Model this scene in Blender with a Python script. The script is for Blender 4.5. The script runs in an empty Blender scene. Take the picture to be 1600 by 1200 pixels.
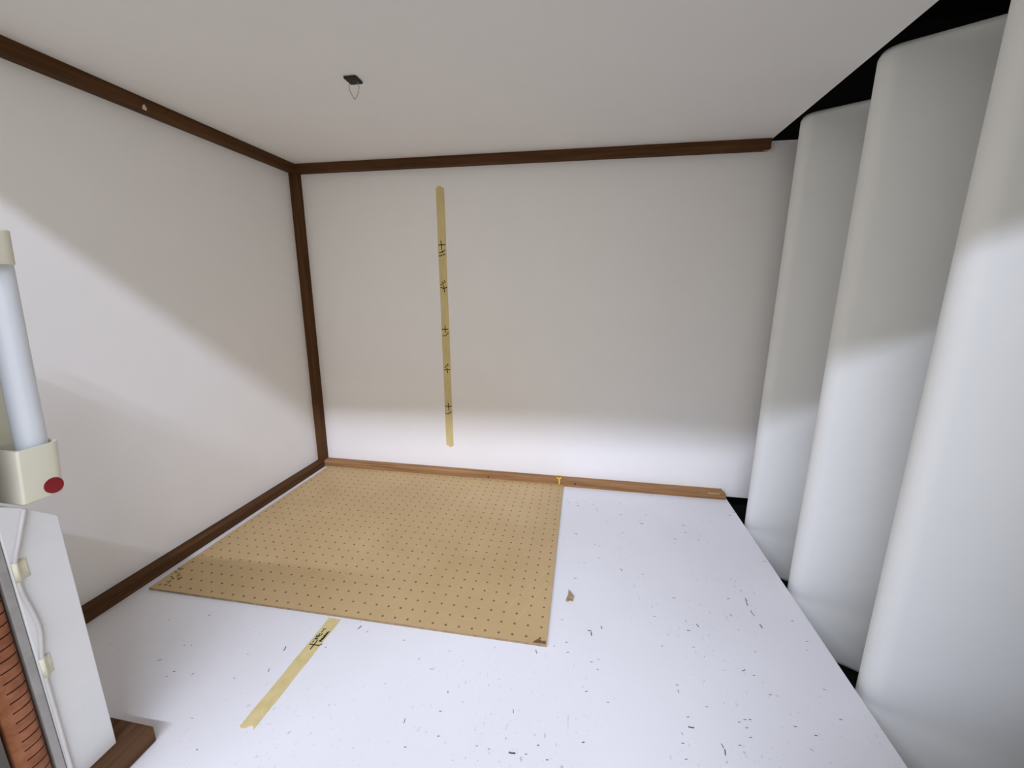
import bpy, bmesh, math, random
from mathutils import Vector, Matrix
random.seed(4)
S = bpy.context.scene
COL = S.collection
CEIL_Y0, CEIL_Y1 = -1.008, -1.085
PANELS = ((1.379, -.151, 30), (1.379, -.411, 30), (1.380, -.651, 30))   # nose corner x, y and turn in degrees
LIGHT = dict(sx=9.0, sy=.085, e=465, c=(.85, .91, 1.13), loc=(.95, -5.0, 4.13), aim=(.70, -.5, .25))
WORLD = ((1.0, .945, .85), 1.2)
WRAMP = ((0, .15), (.35, .5), (.5, 1.1), (.62, .75), (1.0, .12))
EXPO = -.08
FRH = .70
MARKS=[
[[(0.4814, 0.7691), (0.4826, 0.7442)], [(0.4738, 0.7575), (0.4934, 0.7581)]] ,
[[(0.475, 0.7348), (0.4823, 0.7357), (0.4855, 0.739), (0.4895, 0.7361), (0.4887, 0.7408), (0.4928, 0.7398), (0.4903, 0.7436)], [(0.4835, 0.7399), (0.4864, 0.7352)], [(0.4736, 0.7244), (0.4768, 0.7258), (0.4788, 0.7239), (0.4815, 0.7286), (0.4819, 0.7243), (0.4852, 0.73), (0.4871, 0.7257), (0.4894, 0.7304), (0.4924, 0.7285), (0.492, 0.7313)]] ,
[[(0.4846, 0.6373), (0.4866, 0.6316), (0.4879, 0.6165)], [(0.476, 0.6296), (0.4847, 0.6275), (0.4966, 0.6296)]] ,
[[(0.4881, 0.6515), (0.491, 0.6446)], [(0.4763, 0.6389), (0.4807, 0.6389), (0.4798, 0.6365)], [(0.481, 0.6471), (0.4826, 0.6414), (0.4861, 0.643), (0.4836, 0.6463), (0.4874, 0.643)]] ,
[[(0.4862, 0.5101), (0.4864, 0.4888)], [(0.4755, 0.4988), (0.4952, 0.4994)]] ,
[[(0.4771, 0.4792), (0.4807, 0.4801), (0.4788, 0.4766), (0.4843, 0.4793), (0.4842, 0.4768), (0.4897, 0.4803), (0.4889, 0.4829), (0.4925, 0.4825), (0.4917, 0.4855), (0.4953, 0.4856), (0.4945, 0.4898), (0.4971, 0.4873)]] ,
[[(0.4882, 0.3739), (0.4888, 0.3659), (0.4909, 0.3571)], [(0.4797, 0.3656), (0.4834, 0.3679), (0.498, 0.368)]] ,
[[(0.4799, 0.3731), (0.4846, 0.3773), (0.4839, 0.3817), (0.4865, 0.3791), (0.4893, 0.381), (0.4909, 0.3872), (0.4935, 0.3829), (0.4893, 0.381)]] ,
[[(0.489, 0.2527), (0.4896, 0.2407), (0.4911, 0.2287)], [(0.4785, 0.2434), (0.4868, 0.2415), (0.4943, 0.2419), (0.5, 0.245)]] ,
[[(0.4786, 0.2169), (0.4842, 0.2181), (0.4869, 0.2141), (0.4881, 0.2202), (0.4918, 0.2195), (0.4954, 0.2169), (0.4918, 0.2213), (0.4965, 0.2225), (0.499, 0.2264)]] ,
]
FMARK= [[(0.4767, -0.7365), (0.477, -0.7282), (0.477, -0.7176)], [(0.4691, -0.7272), (0.4777, -0.7273), (0.4875, -0.7269), (0.4898, -0.7237)]]
FTEXT= [[(0.4711, -0.7229), (0.4717, -0.7196)], [(0.4694, -0.7165), (0.4709, -0.714), (0.4741, -0.7167), (0.4756, -0.7143), (0.4719, -0.7135)], [(0.4695, -0.7074), (0.4696, -0.7103), (0.4734, -0.7111), (0.4748, -0.7093), (0.4721, -0.7084)], [(0.4724, -0.7032), (0.4725, -0.7061), (0.4756, -0.7077), (0.4767, -0.7046), (0.4763, -0.7021)], [(0.4725, -0.6994), (0.4749, -0.6982), (0.473, -0.6963), (0.4743, -0.6953), (0.4713, -0.6928), (0.4763, -0.6915)], [(0.4825, -0.7187), (0.4864, -0.7187), (0.4824, -0.7166), (0.4855, -0.7146), (0.482, -0.7124), (0.4856, -0.711), (0.4821, -0.7087), (0.4857, -0.7074), (0.4816, -0.7052), (0.4856, -0.7044), (0.4833, -0.7019), (0.4857, -0.7007), (0.4838, -0.6988), (0.4864, -0.6969)], [(0.4822, -0.7174), (0.4846, -0.7133), (0.485, -0.7082), (0.4853, -0.7001)]]
FLECKS= [((0.2356, -0.8039), (0.2398, -0.8012)), ((0.3176, -0.8169), (0.3181, -0.813)), ((0.4322, -0.7468), (0.4307, -0.74)), ((0.4367, -0.7889), (0.4344, -0.7837)), ((0.1662, -0.7252), (0.1686, -0.7248)), ((0.2321, -0.7017), (0.2345, -0.7013)), ((0.2785, -0.8269), (0.2816, -0.8263)), ((0.2818, -0.8168), (0.2849, -0.8162)), ((0.3896, -0.8089), (0.3917, -0.8086)), ((0.3821, -0.8766), (0.384, -0.8763)), ((0.4284, -0.9117), (0.4301, -0.9114)), ((0.5541, -0.6837), (0.5576, -0.6831)), ((0.5352, -0.6795), (0.5375, -0.6731)), ((0.4997, -0.7282), (0.5019, -0.7277)), ((0.4742, -0.7568), (0.4763, -0.7564)), ((0.2625, -0.7674), (0.2647, -0.767)), ((0.2502, -0.7697), (0.2524, -0.7692)), ((0.3755, -0.7657), (0.3776, -0.7653)), ((0.699, -0.7358), (0.7021, -0.7352)), ((0.6717, -0.7207), (0.6739, -0.7203)), ((0.6286, -0.6891), (0.632, -0.6885)), ((0.6363, -0.7742), (0.6383, -0.7739)), ((0.7404, -0.7681), (0.7419, -0.771)), ((0.8679, -0.6672), (0.8706, -0.673)), ((0.8976, -0.6526), (0.901, -0.652)), ((0.9219, -0.6618), (0.9252, -0.6612)), ((0.9642, -0.6736), (0.9664, -0.6732)), ((0.9736, -0.6869), (0.9757, -0.6865)), ((0.9558, -0.7293), (0.9577, -0.729)), ((0.8469, -0.7789), (0.8485, -0.7835)), ((0.9511, -0.8064), (0.9537, -0.8063)), ((0.8888, -0.8222), (0.8915, -0.8217)), ((0.852, -0.8383), (0.8598, -0.8379)), ((0.8224, -0.8393), (0.8251, -0.8388)), ((0.8049, -0.8383), (0.8075, -0.8378)), ((0.8734, -0.8364), (0.8768, -0.8361)), ((0.693, -0.8269), (0.6926, -0.8208)), ((0.7081, -0.8575), (0.7098, -0.8572)), ((0.7383, -0.8011), (0.7411, -0.8006)), ((0.7479, -0.8357), (0.7506, -0.8352)), ((0.923, -0.8434), (0.9255, -0.8429)), ((0.9029, -0.8384), (0.9054, -0.838)), ((0.9751, -0.6665), (0.9773, -0.6661)), ((0.9845, -0.3346), (0.9877, -0.334)), ((0.9825, -0.3839), (0.987, -0.3831)), ((1.0321, -0.414), (1.0357, -0.4197)), ((1.0994, -0.1931), (1.1028, -0.1925)), ((1.0483, -0.1717), (1.0537, -0.1707)), ((1.1183, -0.1587), (1.1237, -0.1577)), ((1.1008, -0.2093), (1.1077, -0.2081)), ((1.0474, -0.2631), (1.0507, -0.2625)), ((1.2112, -0.1974), (1.2174, -0.1985)), ((1.2092, -0.2331), (1.2142, -0.2321)), ((1.176, -0.2686), (1.1825, -0.2674)), ((1.0779, -0.4243), (1.0807, -0.4238)), ((1.2752, -0.4115), (1.278, -0.4109)), ((1.2777, -0.4393), (1.2804, -0.4388)), ((1.2792, -0.4635), (1.2796, -0.4715)), ((1.2769, -0.474), (1.2765, -0.4838)), ((1.2774, -0.4979), (1.2793, -0.5114)), ((1.281, -0.5329), (1.2821, -0.5404)), ((1.2336, -0.5154), (1.2351, -0.5203)), ((1.1623, -0.5539), (1.1646, -0.5595)), ((1.1415, -0.5731), (1.1462, -0.5722)), ((1.1821, -0.4999), (1.1847, -0.4994)), ((1.0844, -0.5231), (1.0869, -0.5227)), ((1.0843, -0.5487), (1.0892, -0.5478)), ((1.1312, -0.4892), (1.1364, -0.4882)), ((1.3444, -0.5124), (1.348, -0.5118)), ((1.348, -0.5604), (1.3514, -0.5597)), ((1.3387, -0.5815), (1.3409, -0.5811)), ((1.1424, -0.6106), (1.1458, -0.61)), ((1.0884, -0.6177), (1.0906, -0.6173)), ((0.9643, -0.6094), (0.9652, -0.6166)), ((0.9584, -0.606), (0.9642, -0.6062)), ((0.9832, -0.5915), (0.9846, -0.5971)), ((1.2467, -0.6011), (1.25, -0.6005)), ((1.2122, -0.6456), (1.2179, -0.6424)), ((1.2267, -0.6515), (1.2298, -0.6509)), ((1.2392, -0.6829), (1.243, -0.6826)), ((1.0992, -0.7011), (1.0997, -0.7051)), ((1.0977, -0.6924), (1.1017, -0.6916)), ((1.135, -0.7219), (1.1379, -0.7213)), ((1.1035, -0.7434), (1.1063, -0.7429)), ((1.1852, -0.7323), (1.189, -0.7317)), ((1.1932, -0.7309), (1.196, -0.7304)), ((1.1841, -0.7447), (1.1868, -0.7442)), ((1.1841, -0.7581), (1.1877, -0.7575)), ((1.176, -0.7378), (1.1788, -0.7373)), ((1.0907, -0.7683), (1.0918, -0.7712)), ((1.1026, -0.758), (1.1095, -0.758)), ((1.1423, -0.7744), (1.1438, -0.7792)), ((1.1446, -0.7816), (1.1432, -0.7884)), ((1.0879, -0.7834), (1.0906, -0.7829)), ((1.1653, -0.7719), (1.1688, -0.7713)), ((1.2543, -0.7298), (1.2577, -0.7298)), ((1.2772, -0.7383), (1.2804, -0.7383)), ((1.3284, -0.6573), (1.3301, -0.6586)), ((1.3257, -0.7065), (1.329, -0.7065)), ((1.0877, -0.8041), (1.0903, -0.8036)), ((0.9502, -0.8076), (0.9529, -0.8071)), ((0.9626, -0.6739), (0.9658, -0.6733)), ((0.9543, -0.7296), (0.9573, -0.729)), ((0.9873, -0.7416), (0.9903, -0.7411)), ((1.2423, -0.4706), (1.2462, -0.4699)), ((0.9729, -0.1268), (0.9767, -0.1261)), ((0.9257, -0.1239), (0.9295, -0.1232)), ((1.0502, -0.1085), (1.054, -0.1078)), ((1.1528, -0.0324), (1.1568, -0.0317)), ((0.9011, -0.1285), (0.9049, -0.1278)), ((0.9271, -0.142), (0.9327, -0.143)), ((0.9253, -0.2887), (0.9311, -0.2936)), ((0.9286, -0.464), (0.9341, -0.4645)), ((0.9752, -0.3282), (0.9784, -0.3276)), ((0.9074, -0.5885), (0.911, -0.5895)), ((0.9185, -0.6404), (0.922, -0.6397)), ((1.3538, -0.1158), (1.3567, -0.1205)), ((1.3711, -0.0974), (1.3766, -0.0964)), ((1.3664, -0.3252), (1.3709, -0.3244)), ((1.3672, -0.3251), (1.3701, -0.3245))]
PEGTEXT= [[(0.0696, -0.6521), (0.0722, -0.6491), (0.0754, -0.6535), (0.0748, -0.6461)], [(0.0662, -0.6414), (0.073, -0.6375), (0.0729, -0.6427)], [(0.0669, -0.6322), (0.0741, -0.6322), (0.0657, -0.6285)], [(0.0796, -0.6298), (0.0867, -0.6324), (0.0852, -0.6275), (0.0789, -0.6274)], [(0.0701, -0.6224), (0.0779, -0.6209)], [(0.0662, -0.617), (0.0683, -0.6133), (0.0698, -0.6184)], [(0.048, -0.599), (0.0598, -0.6039), (0.0534, -0.5952), (0.0563, -0.6045)], [(0.0514, -0.6096), (0.0601, -0.6134), (0.0561, -0.6155)]]
PEGSCR= [[(0.8257, -0.6099), (0.8536, -0.5399), (0.8794, -0.4746)], [(0.8005, -0.5855), (0.8304, -0.527), (0.872, -0.4503)], [(0.1446, -0.1949), (0.1506, -0.1759), (0.1581, -0.1595)], [(0.3921, -0.4004), (0.4074, -0.4398), (0.4314, -0.4821), (0.4611, -0.5148)], [(0.3362, -0.5046), (0.4334, -0.5553), (0.5307, -0.5683)], [(0.576, -0.5396), (0.5853, -0.4586)]]

# ------------------------------------------------------------------ materials
def new_mat(name, base, rough=0.6, metal=0.0, spec=0.5):
    m = bpy.data.materials.new(name); m.use_nodes = True
    b = m.node_tree.nodes['Principled BSDF']
    b.inputs['Base Color'].default_value = (*base, 1)
    b.inputs['Roughness'].default_value = rough
    b.inputs['Metallic'].default_value = metal
    b.inputs['Specular IOR Level'].default_value = spec
    return m, m.node_tree.nodes, m.node_tree.links, b

def noise_mix(m, nt, lk, b, c1, c2, scale, lo=0.35, hi=0.65, stretch=(1, 1, 1), detail=6, bump=0.0, rough=0.6):
    tc = nt.new('ShaderNodeTexCoord'); mp = nt.new('ShaderNodeMapping'); mp.inputs['Scale'].default_value = stretch
    lk.new(tc.outputs['Object'], mp.inputs['Vector'])
    n = nt.new('ShaderNodeTexNoise'); n.inputs['Scale'].default_value = scale; n.inputs['Detail'].default_value = detail
    n.inputs['Roughness'].default_value = rough
    lk.new(mp.outputs[0], n.inputs['Vector'])
    r = nt.new('ShaderNodeValToRGB')
    r.color_ramp.elements[0].position = lo; r.color_ramp.elements[0].color = (*c1, 1)
    r.color_ramp.elements[1].position = hi; r.color_ramp.elements[1].color = (*c2, 1)
    lk.new(n.outputs['Fac'], r.inputs['Fac']); lk.new(r.outputs['Color'], b.inputs['Base Color'])
    if bump:
        bp = nt.new('ShaderNodeBump'); bp.inputs['Strength'].default_value = bump; bp.inputs['Distance'].default_value = 0.002
        lk.new(n.outputs['Fac'], bp.inputs['Height']); lk.new(bp.outputs[0], b.inputs['Normal'])
    return n, r, mp

def simple(name, c1, c2, scale=30, rough=0.6, metal=0.0, bump=0.0, stretch=(1, 1, 1), spec=0.5, lo=.35, hi=.65):
    m, nt, lk, b = new_mat(name, c1, rough, metal, spec)
    noise_mix(m, nt, lk, b, c1, c2, scale, lo, hi, stretch, bump=bump)
    return m

WHITE = simple('white_wall_paint', (.925, .912, .90), (.94, .928, .916), 9, .65, bump=.05, spec=.3)
CEIL = simple('white_ceiling_paint', (.92, .91, .885), (.935, .925, .90), 8, .65, bump=.05, spec=.3)
PANEL = simple("white_padded_panel", (.79, .81, .80), (.81, .825, .82), 14, .75, bump=.04, spec=.25)
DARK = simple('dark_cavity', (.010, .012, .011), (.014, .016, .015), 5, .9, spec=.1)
POSTW = simple('white_gloss_paint', (.76, .77, .77), (.80, .80, .795), 12, .45, bump=.05)
TAPE = simple('masking_tape', (.66, .54, .245), (.74, .62, .30), 60, .6, bump=.15, stretch=(1, 1, .25), spec=.3)
TAPEP = simple('pale_masking_tape', (.72, .69, .50), (.77, .75, .58), 90, .6, bump=.2)
INK = simple('black_marker_ink', (.012, .008, .010), (.02, .013, .014), 200, .6)
PENCIL = simple('pencil_scribble', (.11, .085, .03), (.16, .12, .05), 200, .8)
SCRATCH = simple('pale_scratches', (.58, .43, .24), (.66, .51, .30), 150, .6)
PEGEDGE = simple('hardboard_edge', (.24, .165, .09), (.36, .26, .15), 90, .8)
STAIN = simple('brown_stain', (.11, .055, .02), (.25, .14, .055), 180, .8)
CREAM = simple('cream_plastic', (.74, .72, .58), (.77, .75, .61), 20, .4)
RED = simple('red_plastic', (.22, .004, .008), (.26, .006, .010), 40, .35)
TUBE = simple('milky_lamp_glass', (.74, .79, .84), (.76, .81, .86), 10, .22)
STEEL = simple('dull_grey_metal', (.36, .345, .33), (.43, .415, .40), 50, .5, .35)
FRAMED = simple('dark_frame_paint', (.10, .09, .075), (.14, .125, .11), 40, .6)
COPPER = simple('tarnished_copper', (.27, .095, .04), (.41, .17, .082), 55, .42, .6, bump=.25, stretch=(1, 1, 1))
BLACKP = simple('black_plastic', (.004, .003, .003), (.007, .006, .006), 60, .6)
WIRE = simple('thin_grey_wire', (.34, .32, .28), (.42, .40, .36), 40, .4, .6)
CORD = simple('white_cord', (.56, .54, .52), (.62, .60, .58), 40, .5)
YELLOW = simple('yellow_tape', (.75, .50, .05), (.82, .58, .09), 60, .5)
FLECK = simple("dark_flecks", (.04, .035, .04), (.20, .19, .20), 300, .8)
CHIPM = simple('brown_paper_chip', (.25, .18, .10), (.50, .39, .24), 130, .8)
BLOB = simple('pale_paint_drip', (.55, .48, .36), (.68, .60, .47), 100, .6)
PALEWOOD = simple('bare_wood', (.55, .37, .20), (.68, .48, .28), 100, .7)

def wood(name, axis, c1=(.055, .025, .009), c2=(.135, .064, .025)):
    st = [38, 38, 38]; st[axis] = 1.6
    m, nt, lk, b = new_mat(name, c1, .68, 0, .12)
    n, r, mp = noise_mix(m, nt, lk, b, c1, c2, 2.2, .30, .72, tuple(st), detail=8, bump=.35, rough=.62)
    return m
WOODB = wood('worn_stained_wood', 0, (.18, .083, .030), (.47, .27, .125))
WOODC = wood('cleat_wood', 1, (.065, .032, .015), (.155, .082, .041))
WOODX, WOODY, WOODZ = wood('stained_wood_x', 0), wood('stained_wood_y', 1), wood('stained_wood_z', 2)

# white floor: painted board with fine grey scratches and faint smudges
def floor_mat():
    m, nt, lk, b = new_mat('scuffed_white_floor', (.8, .8, .8), .55, 0, .35)
    n, r, mp = noise_mix(m, nt, lk, b, (.83, .825, .845), (.855, .85, .87), 5, .35, .65, bump=.0)
    tc = nt.new('ShaderNodeTexCoord')
    last = r.outputs['Color']
    for sc, st, lo, hi, colr, fac in (
            (150, (1, .55, 1), .665, .715, (.33, .32, .34), .55),
            (55, (2.2, .35, 1), .69, .74, (.42, .41, .42), .35),
            (320, (.6, 1, 1), .675, .72, (.25, .24, .25), .5)):
        mp2 = nt.new('ShaderNodeMapping'); mp2.inputs['Scale'].default_value = st
        mp2.inputs['Location'].default_value = (sc * .01, 3.3, 0)
        lk.new(tc.outputs['Object'], mp2.inputs['Vector'])
        n2 = nt.new('ShaderNodeTexNoise'); n2.inputs['Scale'].default_value = sc; n2.inputs['Detail'].default_value = 3
        lk.new(mp2.outputs[0], n2.inputs['Vector'])
        r2 = nt.new('ShaderNodeMapRange'); r2.inputs['From Min'].default_value = lo; r2.inputs['From Max'].default_value = hi
        r2.inputs['To Max'].default_value = fac
        lk.new(n2.outputs['Fac'], r2.inputs['Value'])
        # where the wear gathers
        n3 = nt.new('ShaderNodeTexNoise'); n3.inputs['Scale'].default_value = 4.5; n3.inputs['Detail'].default_value = 2
        lk.new(tc.outputs['Object'], n3.inputs['Vector'])
        r3 = nt.new('ShaderNodeMapRange'); r3.inputs['From Min'].default_value = .42; r3.inputs['From Max'].default_value = .62
        lk.new(n3.outputs['Fac'], r3.inputs['Value'])
        mu = nt.new('ShaderNodeMath'); mu.operation = 'MULTIPLY'
        lk.new(r2.outputs[0], mu.inputs[0]); lk.new(r3.outputs[0], mu.inputs[1])
        mx = nt.new('ShaderNodeMix'); mx.data_type = 'RGBA'
        lk.new(mu.outputs[0], mx.inputs['Factor']); lk.new(last, mx.inputs['A'])
        mx.inputs['B'].default_value = (*colr, 1)
        last = mx.outputs['Result']
    lk.new(last, b.inputs['Base Color'])
    return m
FLOOR = floor_mat()

def peg_mat():
    m, nt, lk, b = new_mat('tan_hardboard', (.5, .36, .18), .5, 0, .4)
    n, r, mp = noise_mix(m, nt, lk, b, (.51, .35, .165), (.60, .43, .22), 3.2, .32, .68, detail=7)
    tc = nt.new('ShaderNodeTexCoord')
    last = r.outputs['Color']
    for rot, loc, sc, w in ((.62, (.2, .1, 0), (1.2, 24, 1), .5), (-.5, (.7, .4, 0), (1.5, 30, 1), .35)):   # pale scratches
        mp2 = nt.new('ShaderNodeMapping'); mp2.inputs['Rotation'].default_value = (0, 0, rot); mp2.inputs['Scale'].default_value = sc
        mp2.inputs['Location'].default_value = loc
        lk.new(tc.outputs['Object'], mp2.inputs['Vector'])
        n2 = nt.new('ShaderNodeTexNoise'); n2.inputs['Scale'].default_value = 4; n2.inputs['Detail'].default_value = 2
        lk.new(mp2.outputs[0], n2.inputs['Vector'])
        r2 = nt.new('ShaderNodeMapRange'); r2.inputs['From Min'].default_value = .70; r2.inputs['From Max'].default_value = .78; r2.inputs['To Max'].default_value = w
        lk.new(n2.outputs['Fac'], r2.inputs['Value'])
        mx = nt.new('ShaderNodeMix'); mx.data_type = 'RGBA'
        lk.new(r2.outputs[0], mx.inputs['Factor']); lk.new(last, mx.inputs['A']); mx.inputs['B'].default_value = (.68, .54, .33, 1)
        last = mx.outputs['Result']
    lk.new(last, b.inputs['Base Color'])
    return m
PEG = peg_mat()

# ------------------------------------------------------------------ mesh helpers
def link(name, bm, mat, parent=None, loc=(0, 0, 0), smooth=False, rz=0.0):
    bmesh.ops.recalc_face_normals(bm, faces=bm.faces[:])
    me = bpy.data.meshes.new(name); bm.to_mesh(me); bm.free()
    if smooth:
        for p in me.polygons: p.use_smooth = True
    me.materials.append(mat)
    o = bpy.data.objects.new(name, me); COL.objects.link(o)
    o.location = loc; o.rotation_euler = (0, 0, rz)
    if parent: o.parent = parent
    return o
def tag(o, label, cat, group=None):
    o['label'] = label; o['category'] = cat
    if group: o['group'] = group
    return o
def struct(o):
    o['kind'] = 'structure'; return o
def box(bm, x0, x1, y0, y1, z0, z1):
    v = [bm.verts.new((x, y, z)) for x in (x0, x1) for y in (y0, y1) for z in (z0, z1)]
    for f in ((0, 1, 3, 2), (4, 6, 7, 5), (0, 4, 5, 1), (2, 3, 7, 6), (0, 2, 6, 4), (1, 5, 7, 3)): bm.faces.new([v[i] for i in f])
    return v
def prism(bm, pts, d):
    """closed polygon pts (3-D, planar) pushed along vector d"""
    d = Vector(d); a = [bm.verts.new(p) for p in pts]; b = [bm.verts.new(Vector(p) + d) for p in pts]
    n = len(pts)
    bm.faces.new(a); bm.faces.new(b[::-1])
    for i in range(n): bm.faces.new((a[i], b[i], b[(i + 1) % n], a[(i + 1) % n]))
def tube(bm, pts, r, n=8, caps=True):
    P = [Vector(p) for p in pts]; rings = []; ref = Vector((.31, .52, .79))
    for i, p in enumerate(P):
        t = (P[min(i + 1, len(P) - 1)] - P[max(i - 1, 0)]).normalized()
        a = t.cross(ref).normalized(); b = t.cross(a)
        rr = r[i] if isinstance(r, (list, tuple)) else r
        rings.append([bm.verts.new(p + a * rr * math.cos(2 * math.pi * k / n) + b * rr * math.sin(2 * math.pi * k / n)) for k in range(n)])
    for A, B in zip(rings, rings[1:]):
        for k in range(n): bm.faces.new((A[k], A[(k + 1) % n], B[(k + 1) % n], B[k]))
    if caps: bm.faces.new(rings[0][::-1]); bm.faces.new(rings[-1])
def smooth_path(pts, n=6):
    P = [Vector(p) for p in pts]; out = []
    for i in range(len(P) - 1):
        p0, p1, p2, p3 = P[max(i - 1, 0)], P[i], P[i + 1], P[min(i + 2, len(P) - 1)]
        for k in range(n):
            t = k / n
            out.append(.5 * ((2 * p1) + (p2 - p0) * t + (2 * p0 - 5 * p1 + 4 * p2 - p3) * t * t + (3 * p1 - p0 - 3 * p2 + p3) * t ** 3))
    out.append(P[-1]); return out
def stroke(bm, pts2, w, to3, th):
    """a pen stroke: flat ribbon of width w along 2-D points, raised th along the third value of to3"""
    P = [Vector((a, b)) for a, b in pts2]
    L, R_ = [], []
    for i, p in enumerate(P):
        t = (P[min(i + 1, len(P) - 1)] - P[max(i - 1, 0)])
        t = t.normalized() if t.length > 1e-9 else Vector((1, 0))
        nrm = Vector((-t.y, t.x)) * w / 2
        e = -t * w * .4 if i == 0 else (t * w * .4 if i == len(P) - 1 else Vector((0, 0)))
        L.append(p + nrm + e); R_.append(p - nrm + e)
    for i in range(len(P) - 1):
        q = [L[i], L[i + 1], R_[i + 1], R_[i]]
        lo = [bm.verts.new(to3(a.x, a.y, 0)) for a in q]; hi = [bm.verts.new(to3(a.x, a.y, th)) for a in q]
        bm.faces.new(hi)
        for k in range(4): bm.faces.new((lo[k], lo[(k + 1) % 4], hi[(k + 1) % 4], hi[k]))
def bevel(bm, w, seg=2, keep=None):
    es = [e for e in bm.edges if keep is None or keep(e)]
    bmesh.ops.bevel(bm, geom=es, offset=w, segments=seg, affect='EDGES', profile=.5, clamp_overlap=True)

# ------------------------------------------------------------------ the shell
W_, H_, T = 1.3775, 1.0, .0246      # floor and ceiling end at x = W_, trim is T square
bm = bmesh.new(); box(bm, -.02, W_, -1.09, .02, -.018, 0)
fl = struct(link('floor', bm, FLOOR))
bm = bmesh.new()
prism(bm, [(-.02, .02, H_), (W_, .02, H_), (W_, CEIL_Y1, H_), (-.02, CEIL_Y0, H_)], (0, 0, .018))
cl_ = struct(link('ceiling', bm, CEIL))
bm = bmesh.new(); prism(bm, [(1.110, -.622, H_ - .0001), (1.118, -.6305, H_ - .0001), (1.1185, -.6280, H_ - .0001), (1.112, -.6195, H_ - .0001)], (0, 0, -.0003))
link('dark_fleck', bm, FLECK, cl_)
bm = bmesh.new(); box(bm, -.02, 0, -1.03, .0, 0, H_)
struct(link('wall_left', bm, WHITE))
bm = bmesh.new(); box(bm, 0, 1.56, 0, .018, 0, H_)
struct(link('wall_back', bm, WHITE))
bm = bmesh.new(); box(bm, 0, .260, -.987, -.95, 0, .37)
struct(link('wall_front', bm, WHITE))
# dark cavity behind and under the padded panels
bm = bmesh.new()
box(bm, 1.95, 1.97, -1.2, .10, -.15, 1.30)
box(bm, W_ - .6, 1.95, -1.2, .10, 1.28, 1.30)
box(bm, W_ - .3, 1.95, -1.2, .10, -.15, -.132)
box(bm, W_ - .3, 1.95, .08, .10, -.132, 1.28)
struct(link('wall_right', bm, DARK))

def trim(name, mat, pts_fn, end=None):
    bm = bmesh.new(); pts_fn(bm)
    return struct(link(name, bm, mat))
def sq_trim(bm, ax, a0, a1, c1, c2, round_at, r=.006):
    """square strip along axis ax; c1,c2 = (lo,hi) ranges of the two other axes; round_at = corner (i,j) that is rounded over"""
    other = [k for k in range(3) if k != ax]
    def P(u, v, w):
        q = [0, 0, 0]; q[ax] = w; q[other[0]] = u; q[other[1]] = v; return q
    cs = [(0, 0), (1, 0), (1, 1), (0, 1)]
    poly = []
    for i, j in cs:
        u, v = c1[i], c2[j]
        if (i, j) == round_at:
            cu = u + (r if i == 0 else -r); cv = v + (r if j == 0 else -r)
            a = math.atan2(v - cv, u - cu)
            st = 1 if True else -1
            for k in range(5):
                t = a - math.pi / 4 + k * math.pi / 8
                poly.append((cu + r * math.cos(t), cv + r * math.sin(t)))
        else: poly.append((u, v))
    d = [0, 0, 0]; d[ax] = a1 - a0
    prism(bm, [P(u, v, a0) for u, v in poly], d)
bm = bmesh.new(); sq_trim(bm, 0, T, 1.365, (-T, 0), (0, T), (0, 1), .007)
bb = struct(link('baseboard_back', bm, WOODB))
bm = bmesh.new(); sq_trim(bm, 0, 1.365, 1.373, (-T, 0), (0, T * .72), (0, 1), .006)
link('rounded_end', bm, WOODB, bb)
bm = bmesh.new(); sq_trim(bm, 1, -.995, 0, (0, T), (0, T), (1, 1), .005)
bl = struct(link('baseboard_left', bm, WOODY))
bm = bmesh.new(); sq_trim(bm, 0, T, 1.374, (-T, 0), (H_ - T, H_), (0, 0), .003)
t1 = struct(link('trim_1', bm, WOODX))
bm = bmesh.new(); sq_trim(bm, 1, -.99, 0, (0, T), (H_ - T, H_), (1, 0), .003)
t2 = struct(link('trim_2', bm, WOODY))
bm = bmesh.new(); sq_trim(bm, 2, T, H_ - T, (0, T + .0008), (-T, 0), (1, 0), .004)
t3 = struct(link('trim_3', bm, WOODZ))
bm = bmesh.new(); box(bm, .262, .3628, -.987, -.911, 0, .0252); bevel(bm, .0022, 2)
bf = struct(link('baseboard_front', bm, WOODC))

# marks on the woodwork
def disc_bm(c, nrm, r, th, n=14, ry=None):
    bm = bmesh.new(); nrm = Vector(nrm); c = Vector(c)
    a = nrm.orthogonal().normalized(); b = nrm.cross(a)
    prism(bm, [c + a * r * math.cos(2 * math.pi * k / n) + b * (ry or r) * math.sin(2 * math.pi * k / n) for k in range(n)], nrm * th)
    return bm
for x in (.918, .63):
    link('nail_hole', disc_bm((x, -T - .0001, .0115), (0, -1, 0), .0028, .0004), INK, bb)
bm = bmesh.new(); stroke(bm, [(1.322, .0185), (1.335, .0182), (1.354, .0180)], .0022, lambda u, v, h: (u, -T - .0002 - h, v), .0004)
link('pale_gouge', bm, PALEWOOD, bb)
link('nail_hole', disc_bm((T + .0009, -.012, .79), (1, 0, 0), .0025, .0004), INK, t3)
link('nail_hole', disc_bm((T + .0001, -.43, H_ - .012), (1, 0, 0), .0022, .0004), INK, t2)
bm = bmesh.new()
prism(bm, [(T + .0001, -.476, .987), (T + .0001, -.472, .980), (T + .0001, -.474, .976), (T + .0001, -.481, .977), (T + .0001, -.480, .983)], (.0012, 0, 0))
link('paint_drip', bm, BLOB, t2)

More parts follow.
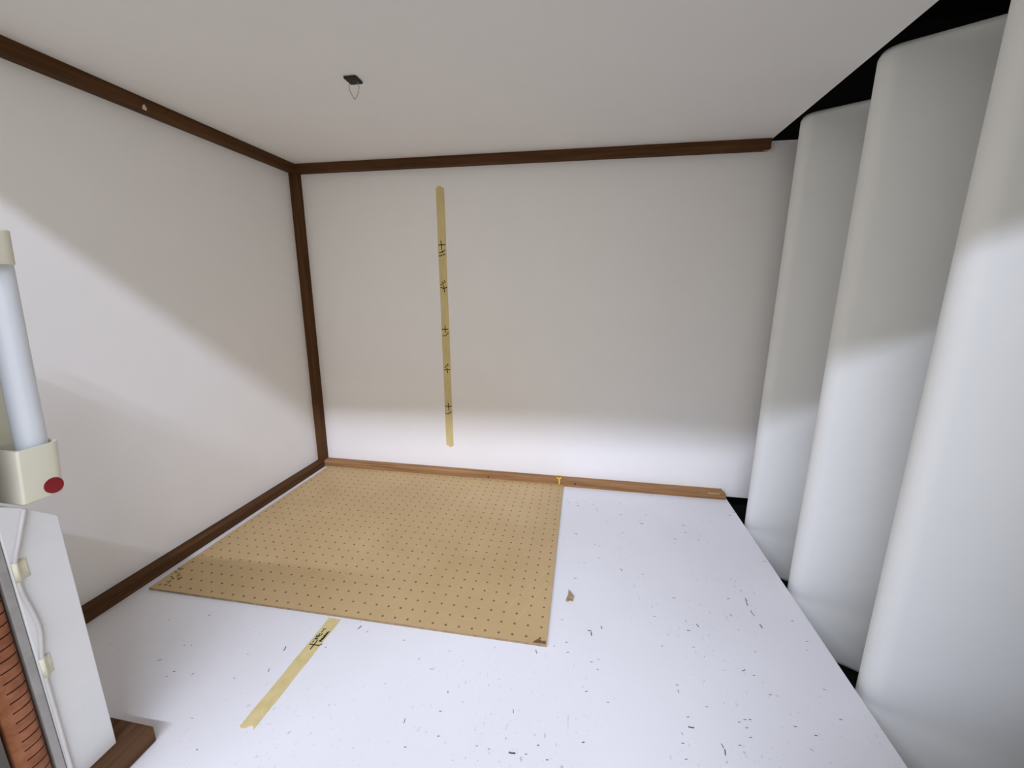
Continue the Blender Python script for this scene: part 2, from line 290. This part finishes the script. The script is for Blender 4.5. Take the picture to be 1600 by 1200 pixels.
# ------------------------------------------------------------------ padded panels on the right
def padded_panel():
    L, TH, r, zb, zt = .36, .062, .031, -.131, 1.008
    prof = [(L, 0), (L, TH)]
    for k in range(13):
        a = math.pi / 2 + math.pi * k / 12
        prof.append((r + r * math.cos(a), r + r * math.sin(a)))
    n = len(prof); cx, cy = L / 2, TH / 2
    rings = []
    e = .012
    for z, ins in ((zb, e), (zb + e * .3, e * .3), (zb + e, 0)) :
        rings.append((z, ins))
    for k in range(1, 12): rings.append((zb + e + (zt - zb - 2 * e) * k / 12, 0))
    rings += [(zt - e, 0), (zt - e * .3, e * .3), (zt, e)]
    bm = bmesh.new(); vr = []
    for z, ins in rings:
        row = []
        for u, v in prof:
            uu = u - ins if u > cx else r + (u - r) * (1 - ins / r)
            vv = v - ins if v > cy else v + ins
            if u <= cx: vv = r + (v - r) * (1 - ins / r)
            row.append(bm.verts.new((uu, vv, z)))
        vr.append(row)
    for A, B in zip(vr, vr[1:]):
        for k in range(n): bm.faces.new((A[k], A[(k + 1) % n], B[(k + 1) % n], B[k]))
    bm.faces.new(vr[0]); bm.faces.new(vr[-1][::-1])
    return bm
first = None
for (x, y, a), lab in zip(PANELS, (
        'tall white padded panel closest to the back wall, farthest of three in the slanted row',
        'tall white padded panel in the middle of the slanted row, between two others',
        'tall white padded panel at the right picture edge, nearest and broadest of the three')):
    if first is None:
        p = link('padded_panel', padded_panel(), PANEL, smooth=True); first = p
        md = p.modifiers.new('n', 'WEIGHTED_NORMAL'); md.keep_sharp = True
    else:
        p = first.copy(); COL.objects.link(p)
    p.location = (x, y, 0); p.rotation_euler = (0, 0, -math.radians(a))
    tag(p, lab, 'panel', 'white padded panels along the right side')

# ------------------------------------------------------------------ pegboard
def pegboard_bm(nx=33, ny=25, s=.0254, r=.0025, th=.0048):
    bm = bmesh.new(); V = {}
    def g(i, j, z):      # shared grid point in half cells
        k = (i, j, z)
        if k not in V: V[k] = bm.verts.new((i * s / 2, j * s / 2, z))
        return V[k]
    off = [(0, 0), (1, 0), (2, 0), (2, 1), (2, 2), (1, 2), (0, 2), (0, 1)]
    ang = [225, 270, 315, 0, 45, 90, 135, 180]
    for cx in range(nx):
        for cy in range(ny):
            hole = {}
            for z in (0, th):
                hole[z] = [bm.verts.new(((cx + .5) * s + r * math.cos(math.radians(a)), (cy + .5) * s + r * math.sin(math.radians(a)), z)) for a in ang]
                o = [g(cx * 2 + i, cy * 2 + j, z) for i, j in off]
                for k in range(8):
                    q = (o[k], o[(k + 1) % 8], hole[z][(k + 1) % 8], hole[z][k])
                    bm.faces.new(q if z else q[::-1])
            for k in range(8):
                bm.faces.new((hole[th][k], hole[th][(k + 1) % 8], hole[0][(k + 1) % 8], hole[0][k])).material_index = 1
    for i in range(nx * 2):
        for j in (0, ny * 2): bm.faces.new((g(i, j, 0), g(i + 1, j, 0), g(i + 1, j, th), g(i, j, th))).material_index = 1
    for j in range(ny * 2):
        for i in (0, nx * 2): bm.faces.new((g(i, j, 0), g(i, j + 1, 0), g(i, j + 1, th), g(i, j, th))).material_index = 1
    return bm
PX, PY, PR = .0475, -.6640, math.radians(.45)
peg = link('pegboard', pegboard_bm(), PEG, loc=(PX, PY, .0002), rz=PR)
peg.data.materials.append(PEGEDGE)
tag(peg, 'tan perforated hardboard sheet lying on the white floor in the left back corner', 'pegboard')
cs, sn = math.cos(PR), math.sin(PR)
def to_peg(x, y): dx, dy = x - PX, y - PY; return (cs * dx + sn * dy, -sn * dx + cs * dy)
bm = bmesh.new()
for l in PEGTEXT: stroke(bm, [to_peg(*q) for q in l], .0022, lambda u, v, h: (u, v, .0049 + h), .0002)
link('pencil_writing', bm, PENCIL, peg)['label'] = 'faint dark pencil scribble in the front left corner'
bm = bmesh.new()
prism(bm, [(.8135, .0012, .0049), (.8185, .0075, .0049), (.8230, .0105, .0049), (.8262, .0090, .0049), (.8300, .0075, .0049), (.8362, .0082, .0049), (.8372, .0012, .0049)], (0, 0, .0002))
co_ = link('corner_stain', bm, STAIN, peg)
bm = bmesh.new()
for l in PEGSCR: stroke(bm, [to_peg(*q) for q in l], .0011, lambda u, v, h: (u, v, .00485 + h), .00005)
sc_ = link('surface_scratches', bm, SCRATCH, peg); sc_['label'] = 'faint pale scratches'; sc_['kind'] = 'stuff'
co_['label'] = 'brown stain on the front right corner'

# ------------------------------------------------------------------ masking tape strips with marker writing
def strip_poly(pl, w0, w1, ragged, rnd):
    """outline of a tape strip between two 2-D points, torn at the listed ends"""
    a, b = Vector(pl[0]), Vector(pl[1]); t = (b - a).normalized(); n = Vector((-t.y, t.x))
    A = [a + n * w0 / 2, a - n * w0 / 2]; B = [b - n * w1 / 2, b + n * w1 / 2]
    def torn(p, q, d):
        out = [p]
        for k in range(1, 7): out.append(p.lerp(q, k / 7) + d * rnd[k - 1])
        return out + [q]
    out = (torn(A[0], A[1], -t) if 0 in ragged else A)
    m = 9
    out += [A[1].lerp(B[0], k / m) + n * .0005 * math.sin(k * 2.1) for k in range(1, m)]
    out += (torn(B[0], B[1], t) if 1 in ragged else B)
    out += [B[1].lerp(A[0], k / m) + n * .0005 * math.sin(k * 1.7 + 1) for k in range(1, m)]
    return out
bm = bmesh.new()
out = strip_poly([(.4829, .9205), (.4908, .1040)], .0262, .0250, (0, 1), [-.001, .001, .0045, .0055, .005, .001])
prism(bm, [(u, 0, v) for u, v in out], (0, -.0005, 0))
tp = link('masking_tape_strip', bm, TAPE)
tag(tp, 'long vertical strip of yellow masking tape on the back wall with marked crosses', 'tape')
wall3 = lambda u, v, h: (u, -.0006 - h, v)
for k, m in enumerate(MARKS):
    bm = bmesh.new()
    for l in m: stroke(bm, l, .0027 if k % 2 == 0 else .0025, wall3, .0002)
    link('marker_cross' if k % 2 == 0 else 'marker_writing', bm, INK, tp)['label'] = 'black marker cross' if k % 2 == 0 else 'small black handwriting beside its cross'
bm = bmesh.new()
out = strip_poly([(.4732, -.8745), (.4783, -.6655)], .0235, .0246, (0,), [.001, .0012, .0008, -.003, -.0045, -.003])
prism(bm, [(u, v, .0002) for u, v in out], (0, 0, .0003))
tp2 = link('masking_tape_strip', bm, TAPE)
tag(tp2, 'short strip of yellow masking tape on the white floor, running to the pegboard front', 'tape')
flr3 = lambda u, v, h: (u, v, .0006 + h)
bm = bmesh.new()
for l in FMARK: stroke(bm, l, .0021, flr3, .0002)
link('marker_cross', bm, INK, tp2)['label'] = 'thin black marker cross'
bm = bmesh.new()
for l in FTEXT[:5]: stroke(bm, l, .0019, flr3, .0002)
link('marker_writing', bm, INK, tp2)['label'] = 'handwritten measurement in black marker'
bm = bmesh.new()
for l in FTEXT[5:]: stroke(bm, l, .0028, flr3, .0002)
link('crossed_out_word', bm, INK, tp2)['label'] = 'scribbled-out word in black marker'

# flecks and scratches on the floor paint
bm = bmesh.new()
for i, (a, b) in enumerate(FLECKS):
    a, b = Vector(a), Vector(b); ln = (b - a).length
    mid = (a + b) / 2 + Vector((random.uniform(-1, 1), random.uniform(-1, 1))) * ln * .08
    stroke(bm, [a, mid, b], min(.0023, max(.0010, .28 * ln)) * random.uniform(.5, 1.0), lambda u, v, h: (u, v, .0001 + h), .0003)
fk = link('paint_flecks', bm, FLECK, fl)
fk['kind'] = 'stuff'
fk['label'] = 'small dark flecks and scratches'

# torn brown chip lying on the floor
bm = bmesh.new()
prism(bm, [(x, y, .0002) for x, y in [(.9180, -.5053), (.9224, -.5120), (.9262, -.5185), (.9304, -.5224), (.9285, -.5290), (.9280, -.5370), (.9225, -.5350), (.9190, -.5396), (.9140, -.5390), (.9155, -.5300), (.9185, -.5210)]], (0, 0, .0016))
for v in bm.verts:
    if v.co.z > .001: v.co.z += .0022 * math.sin((v.co.x - .914) * 150)
tag(link('paper_chip', bm, CHIPM), 'small torn brown chip lying on the white floor beside the pegboard', 'scrap')

# yellow tab over the baseboard at the board's back corner
bm = bmesh.new()
prism(bm, [(.8570, -T - .0008, .0325), (.8600, -T - .0008, .0250), (.8640, -T - .0008, .0240), (.8650, -T - .0008, .0060), (.8690, -T - .0008, .0060), (.8695, -T - .0008, .0250), (.8740, -T - .0008, .0275), (.8735, -T - .0008, .0330), (.8650, -T - .0008, .0300)], (0, -.0010, 0))
prism(bm, [(.8570, -T - .0008, .0325), (.8735, -T - .0008, .0330), (.8735, -T + .012, .0258), (.8590, -T + .012, .0258)], (0, -.0008, .0006))
tag(link('tape_tab', bm, YELLOW), 'tiny yellow tab stuck over the back baseboard at the pegboard corner', 'tape')

# ------------------------------------------------------------------ ceiling hook
bm = bmesh.new(); prism(bm, [(1.362, -.012, H_ - T - .0001), (1.3735, -.0135, H_ - T - .0001), (1.3735, -.0085, H_ - T - .0001), (1.365, -.008, H_ - T - .0001)], (0, 0, -.0004))
link('pale_chip', bm, PALEWOOD, t1)
hk = bpy.data.objects.new('ceiling_hook', None); COL.objects.link(hk); hk.location = (.488, -.4725, H_)
hk.empty_display_size = .02
tag(hk, 'small black square mount with a thin wire loop hanging under the ceiling', 'hook')
bm = bmesh.new(); box(bm, -.0125, .0125, -.0132, .0132, -.0045, 0); bevel(bm, .0018, 2)
link('mounting_plate', bm, BLACKP, hk)
bm = bmesh.new()
pth = smooth_path([(-.0100, .0050, -.003), (-.0120, .0050, -.009), (-.0108, .0050, -.017), (-.0062, .0050, -.026), (-.0022, .0050, -.0315), (.0012, .0050, -.0285), (.0060, .0050, -.020), (.0080, .0050, -.012), (.0070, .0045, -.006), (.0042, .0030, -.0035)], 4)
tube(bm, pth, .00065, 6)
link('wire_loop', bm, WIRE, hk, smooth=True)

# ------------------------------------------------------------------ front post, lamp, cord, door frame strip
bm = bmesh.new()
prism(bm, [(.2975, -.9872, .0254), (.2975, -.938, .0254), (.2975, -.938, .361), (.2975, -.9640, .3838), (.2975, -.9872, .3985)], (.0393, 0, 0))
bevel(bm, .0012, 1)
tag(link('end_post', bm, POSTW), 'short white painted post with a slanted top, left foreground below the lamp', 'post')

lp = bpy.data.objects.new('tube_lamp', None); COL.objects.link(lp); lp.location = (.316, -.941, .386); lp.empty_display_size = .03
tag(lp, 'upright white tube lamp in cream plastic holders above the short white post', 'lamp')
def rr_outline(x0, x1, y0, y1, rs, n=5):
    out = []
    for r, sx_, sy_, a0 in ((rs[0], 1, 1, 0), (rs[1], 0, 1, 90), (rs[2], 0, 0, 180), (rs[3], 1, 0, 270)):
        cx = x1 - r if sx_ else x0 + r; cy = y1 - r if sy_ else y0 + r
        for k in range(n + 1):
            a = math.radians(a0 + 90 * k / n); out.append((cx + r * math.cos(a), cy + r * math.sin(a)))
    return out
def holder_bm(z0, z1, depth, shear, up=True):
    """hollow lampholder cup, open at the end that takes the tube"""
    bm = bmesh.new()
    oo = rr_outline(-.022, .021, -.0228, .0182, (.012, .006, .006, .0028)); ii = rr_outline(-.019, .0178, -.0196, .0150, (.0105, .005, .005, .0045))
    n = len(oo); zo, zc = (z1, z0) if up else (z0, z1)
    zf = zo - depth if up else zo + depth
    sh = lambda z: shear * (z - z0) / (z1 - z0)
    def ring(p, z, s=1): return [bm.verts.new((x * s, y * s + sh(z), z)) for x, y in p]
    e = .0016 if up else -.0016
    R = [ring(oo, zc, .93), ring(oo, zc + e), ring(oo, zo - e * .6), ring(oo, zo, .985), ring(ii, zo, 1.01), ring(ii, zo - e), ring(ii, zf)]
    for A, B in zip(R, R[1:]):
        for k in range(n): bm.faces.new((A[k], A[(k + 1) % n], B[(k + 1) % n], B[k]))
    bm.faces.new(R[0]); bm.faces.new(R[-1])
    return bm
lo = link('lamp_holder', holder_bm(.0, .0605, .035, .0052), CREAM, lp, smooth=True)
lo['label'] = 'cream lower holder with a red button'
bm = disc_bm((.0200, .0055, .0115), (1, 0, .05), .0090, .0018, 24); 
link('red_button', bm, RED, lo)['label'] = 'round red button'
up = link('lamp_holder', holder_bm(.2560, .2915, .020, .002, up=False), CREAM, lp, loc=(0, .0068, 0), smooth=True)
up['label'] = 'cream upper holder'
for o in (lo, up):
    md = o.modifiers.new('es', 'EDGE_SPLIT'); md.split_angle = math.radians(35)
bm = bmesh.new()
tube(bm, [(0, .0068, .028), (0, .0100, .12), (0, .0165, .2745)], .0131, 24)
link('glass_tube', bm, TUBE, lp, smooth=True).modifiers.new('es', 'EDGE_SPLIT').split_angle = math.radians(40)
bm = bmesh.new(); box(bm, -.036, -.0222, -.020, .016, -.002, .299); bevel(bm, .002, 2)
link('backing_channel', bm, CREAM, lp)

bm = bmesh.new()
CB = [(-.9649, .3837), (-.9691, .3714), (-.9766, .3491), (-.9835, .3267), (-.9840, .295), (-.9800, .2629), (-.9790, .239), (-.9835, .2081), (-.9850, .1795), (-.9853, .1323), (-.9855, .1054), (-.9858, .0538), (-.9858, .010)]
tube(bm, smooth_path([(.3392, y, z) for y, z in CB], 5), .0021, 8)
tag(link('lamp_cord', bm, CORD, smooth=True), 'thin white cord hanging from the lamp holder down the white post', 'cord')
def tape_bump(y0, y1, z0, z1, yc, skew):
    bm = bmesh.new(); n = 16; top = []; bot = []
    for rows in range(2):
        z = (z0, z1)[rows]
        t = []; b = []
        for k in range(n + 1):
            y = y0 + (y1 - y0) * k / n + (skew if rows else 0)
            h = .0007 + .0044 * math.exp(-((y - yc - (skew if rows else 0)) / .0034) ** 2)
            t.append(bm.verts.new((.3369 + h, y, z))); b.append(bm.verts.new((.3369 + h - .0003, y, z)))
        top.append(t); bot.append(b)
    for k in range(n):
        bm.faces.new((top[0][k], top[0][k + 1], top[1][k + 1], top[1][k])); bm.faces.new((bot[0][k], bot[1][k], bot[1][k + 1], bot[0][k + 1]))
        for r_ in (0, 1): bm.faces.new((top[r_][k], top[r_][k + 1], bot[r_][k + 1], bot[r_][k]))
    for k in (0, n): bm.faces.new((top[0][k], top[1][k], bot[1][k], bot[0][k]))
    return bm
tag(link('tape_piece', tape_bump(-.9866, -.9735, .308, .3310, -.9838, 0), TAPEP, smooth=True), 'upper of two pale tape pieces holding the white cord to the post', 'tape', 'tape pieces on the lamp cord')
tag(link('tape_piece', tape_bump(-.9870, -.9760, .184, .2085, -.9842, 0), TAPEP, smooth=True), 'lower of two pale tape pieces holding the white cord to the post', 'tape', 'tape pieces on the lamp cord')

# door frame member with copper contact strip
bm = bmesh.new()
box(bm, .23, .3290, -1.088, -.9880, 0, FRH)
box(bm, .3290, .3345, -1.088, -1.0270, 0, FRH)
fr = struct(link('door_1', bm, FRAMED))
bm = bmesh.new(); box(bm, .3290, .3368, -.9955, -.9880, 0, FRH); bevel(bm, .0008, 1)
bm = bmesh.new()
prism(bm, [(1.10, -1.05, 0), (1.365, -1.05, 0), (1.365, -1.05, .42)], (0, -.038, 0))  # unseen slanted gusset, added to shade the front right floor and nearest panel
box(bm, 1.365, 1.95, -1.088, -1.05, -.131, 1.281)  # unseen upright, added to keep light off the padded panels
link('added_light_blocker', bm, FRAMED, fr)
bm = bmesh.new(); box(bm, .3290, .3368, -.9955, -.9880, 0, FRH); bevel(bm, .0008, 1)
link('edge_strip', bm, STEEL, fr)['label'] = 'dull grey metal edge strip'
def contact_strip():
    """curved copper spring strip: solid edges, fingers parted by dark slots"""
    bm = bmesh.new(); pitch, gap, z0, n = .0128, .0016, .002, 54
    yc, hw, bulge, x0 = -1.0105, .0140, .0095, .3292
    def pt(t, z, off=0): # t 0..1 across
        a = math.pi * (1 - t)
        return (x0 + (bulge - off) * math.sin(a) ** .8 if 0 < t < 1 else x0, yc - hw * math.cos(a) * -1 * -1, z)
    def patch(t0, t1, za, zb, m):
        A = [[bm.verts.new(pt(t0 + (t1 - t0) * k / m, z, off)) for k in range(m + 1)] for z, off in ((za, 0), (zb, 0), (zb, .0012), (za, .0012))]
        for q in range(4):
            for k in range(m): bm.faces.new((A[q][k], A[q][k + 1], A[(q + 1) % 4][k + 1], A[(q + 1) % 4][k]))
        bm.faces.new([A[q][0] for q in range(4)]); bm.faces.new([A[q][m] for q in range(4)][::-1])
    zt = z0 + n * pitch
    patch(.0, .16, z0, zt, 3); patch(.62, 1.0, z0, zt, 6)
    for i in range(n):
        patch(.16, .62, z0 + i * pitch, z0 + (i + 1) * pitch - gap, 8)
    return bm
cp = link('contact_strip', contact_strip(), COPPER, smooth=True)
cp.modifiers.new('es', 'EDGE_SPLIT').split_angle = math.radians(40)
tag(cp, 'slotted copper spring strip running up the grey door frame, lower left edge', 'strip')

# ------------------------------------------------------------------ light: a batten outside the open front, dim room around
ld = bpy.data.lights.new('room_batten', 'AREA'); ld.shape = 'RECTANGLE'; ld.size = LIGHT['sx']; ld.size_y = LIGHT['sy']
ld.energy = LIGHT['e']; ld.color = LIGHT['c']
lo_ = bpy.data.objects.new('room_batten', ld); COL.objects.link(lo_)
lo_.location = LIGHT['loc']
d = Vector(LIGHT['aim']) - Vector(LIGHT['loc'])
lo_.rotation_euler = d.to_track_quat('-Z', 'Y').to_euler()
w = bpy.data.worlds.new('room'); S.world = w; w.use_nodes = True
bg = w.node_tree.nodes['Background']; bg.inputs[1].default_value = WORLD[1]
wn, wk = w.node_tree.nodes, w.node_tree.links
tcw = wn.new('ShaderNodeTexCoord'); sx = wn.new('ShaderNodeSeparateXYZ'); mr = wn.new('ShaderNodeMapRange'); rp = wn.new('ShaderNodeValToRGB')
mr.inputs['From Min'].default_value = -1
wk.new(tcw.outputs['Generated'], sx.inputs[0]); wk.new(sx.outputs['Z'], mr.inputs['Value']); wk.new(mr.outputs[0], rp.inputs['Fac']); wk.new(rp.outputs['Color'], bg.inputs[0])
els = rp.color_ramp.elements
while len(els) < len(WRAMP): els.new(.5)
for e_, (p_, v_) in zip(els, WRAMP): e_.position = p_; e_.color = tuple(c_ * v_ for c_ in WORLD[0]) + (1,)


# ------------------------------------------------------------------ camera
cd = bpy.data.cameras.new('camera'); cam = bpy.data.objects.new('camera', cd); COL.objects.link(cam); S.camera = cam
cd.sensor_fit = 'HORIZONTAL'; cd.sensor_width = 36; cd.lens = 644.464726 * 36 / 1600; cd.clip_start = .01
R = ((.98442872, .1757324, .00426898), (.04222032, -.2127985, -.97618351), (-.17063864, .96116332, -.21690444))
m = Matrix(((R[0][0], -R[1][0], -R[2][0]), (R[0][1], -R[1][1], -R[2][1]), (R[0][2], -R[1][2], -R[2][2])))
cam.rotation_euler = m.to_euler(); cam.location = (.930966580, -1.27358093, .615906040)

S.view_settings.view_transform = 'Standard'; S.view_settings.look = 'None'
S.view_settings.gamma = 1; S.view_settings.use_curve_mapping = False
S.view_settings.exposure = EXPO
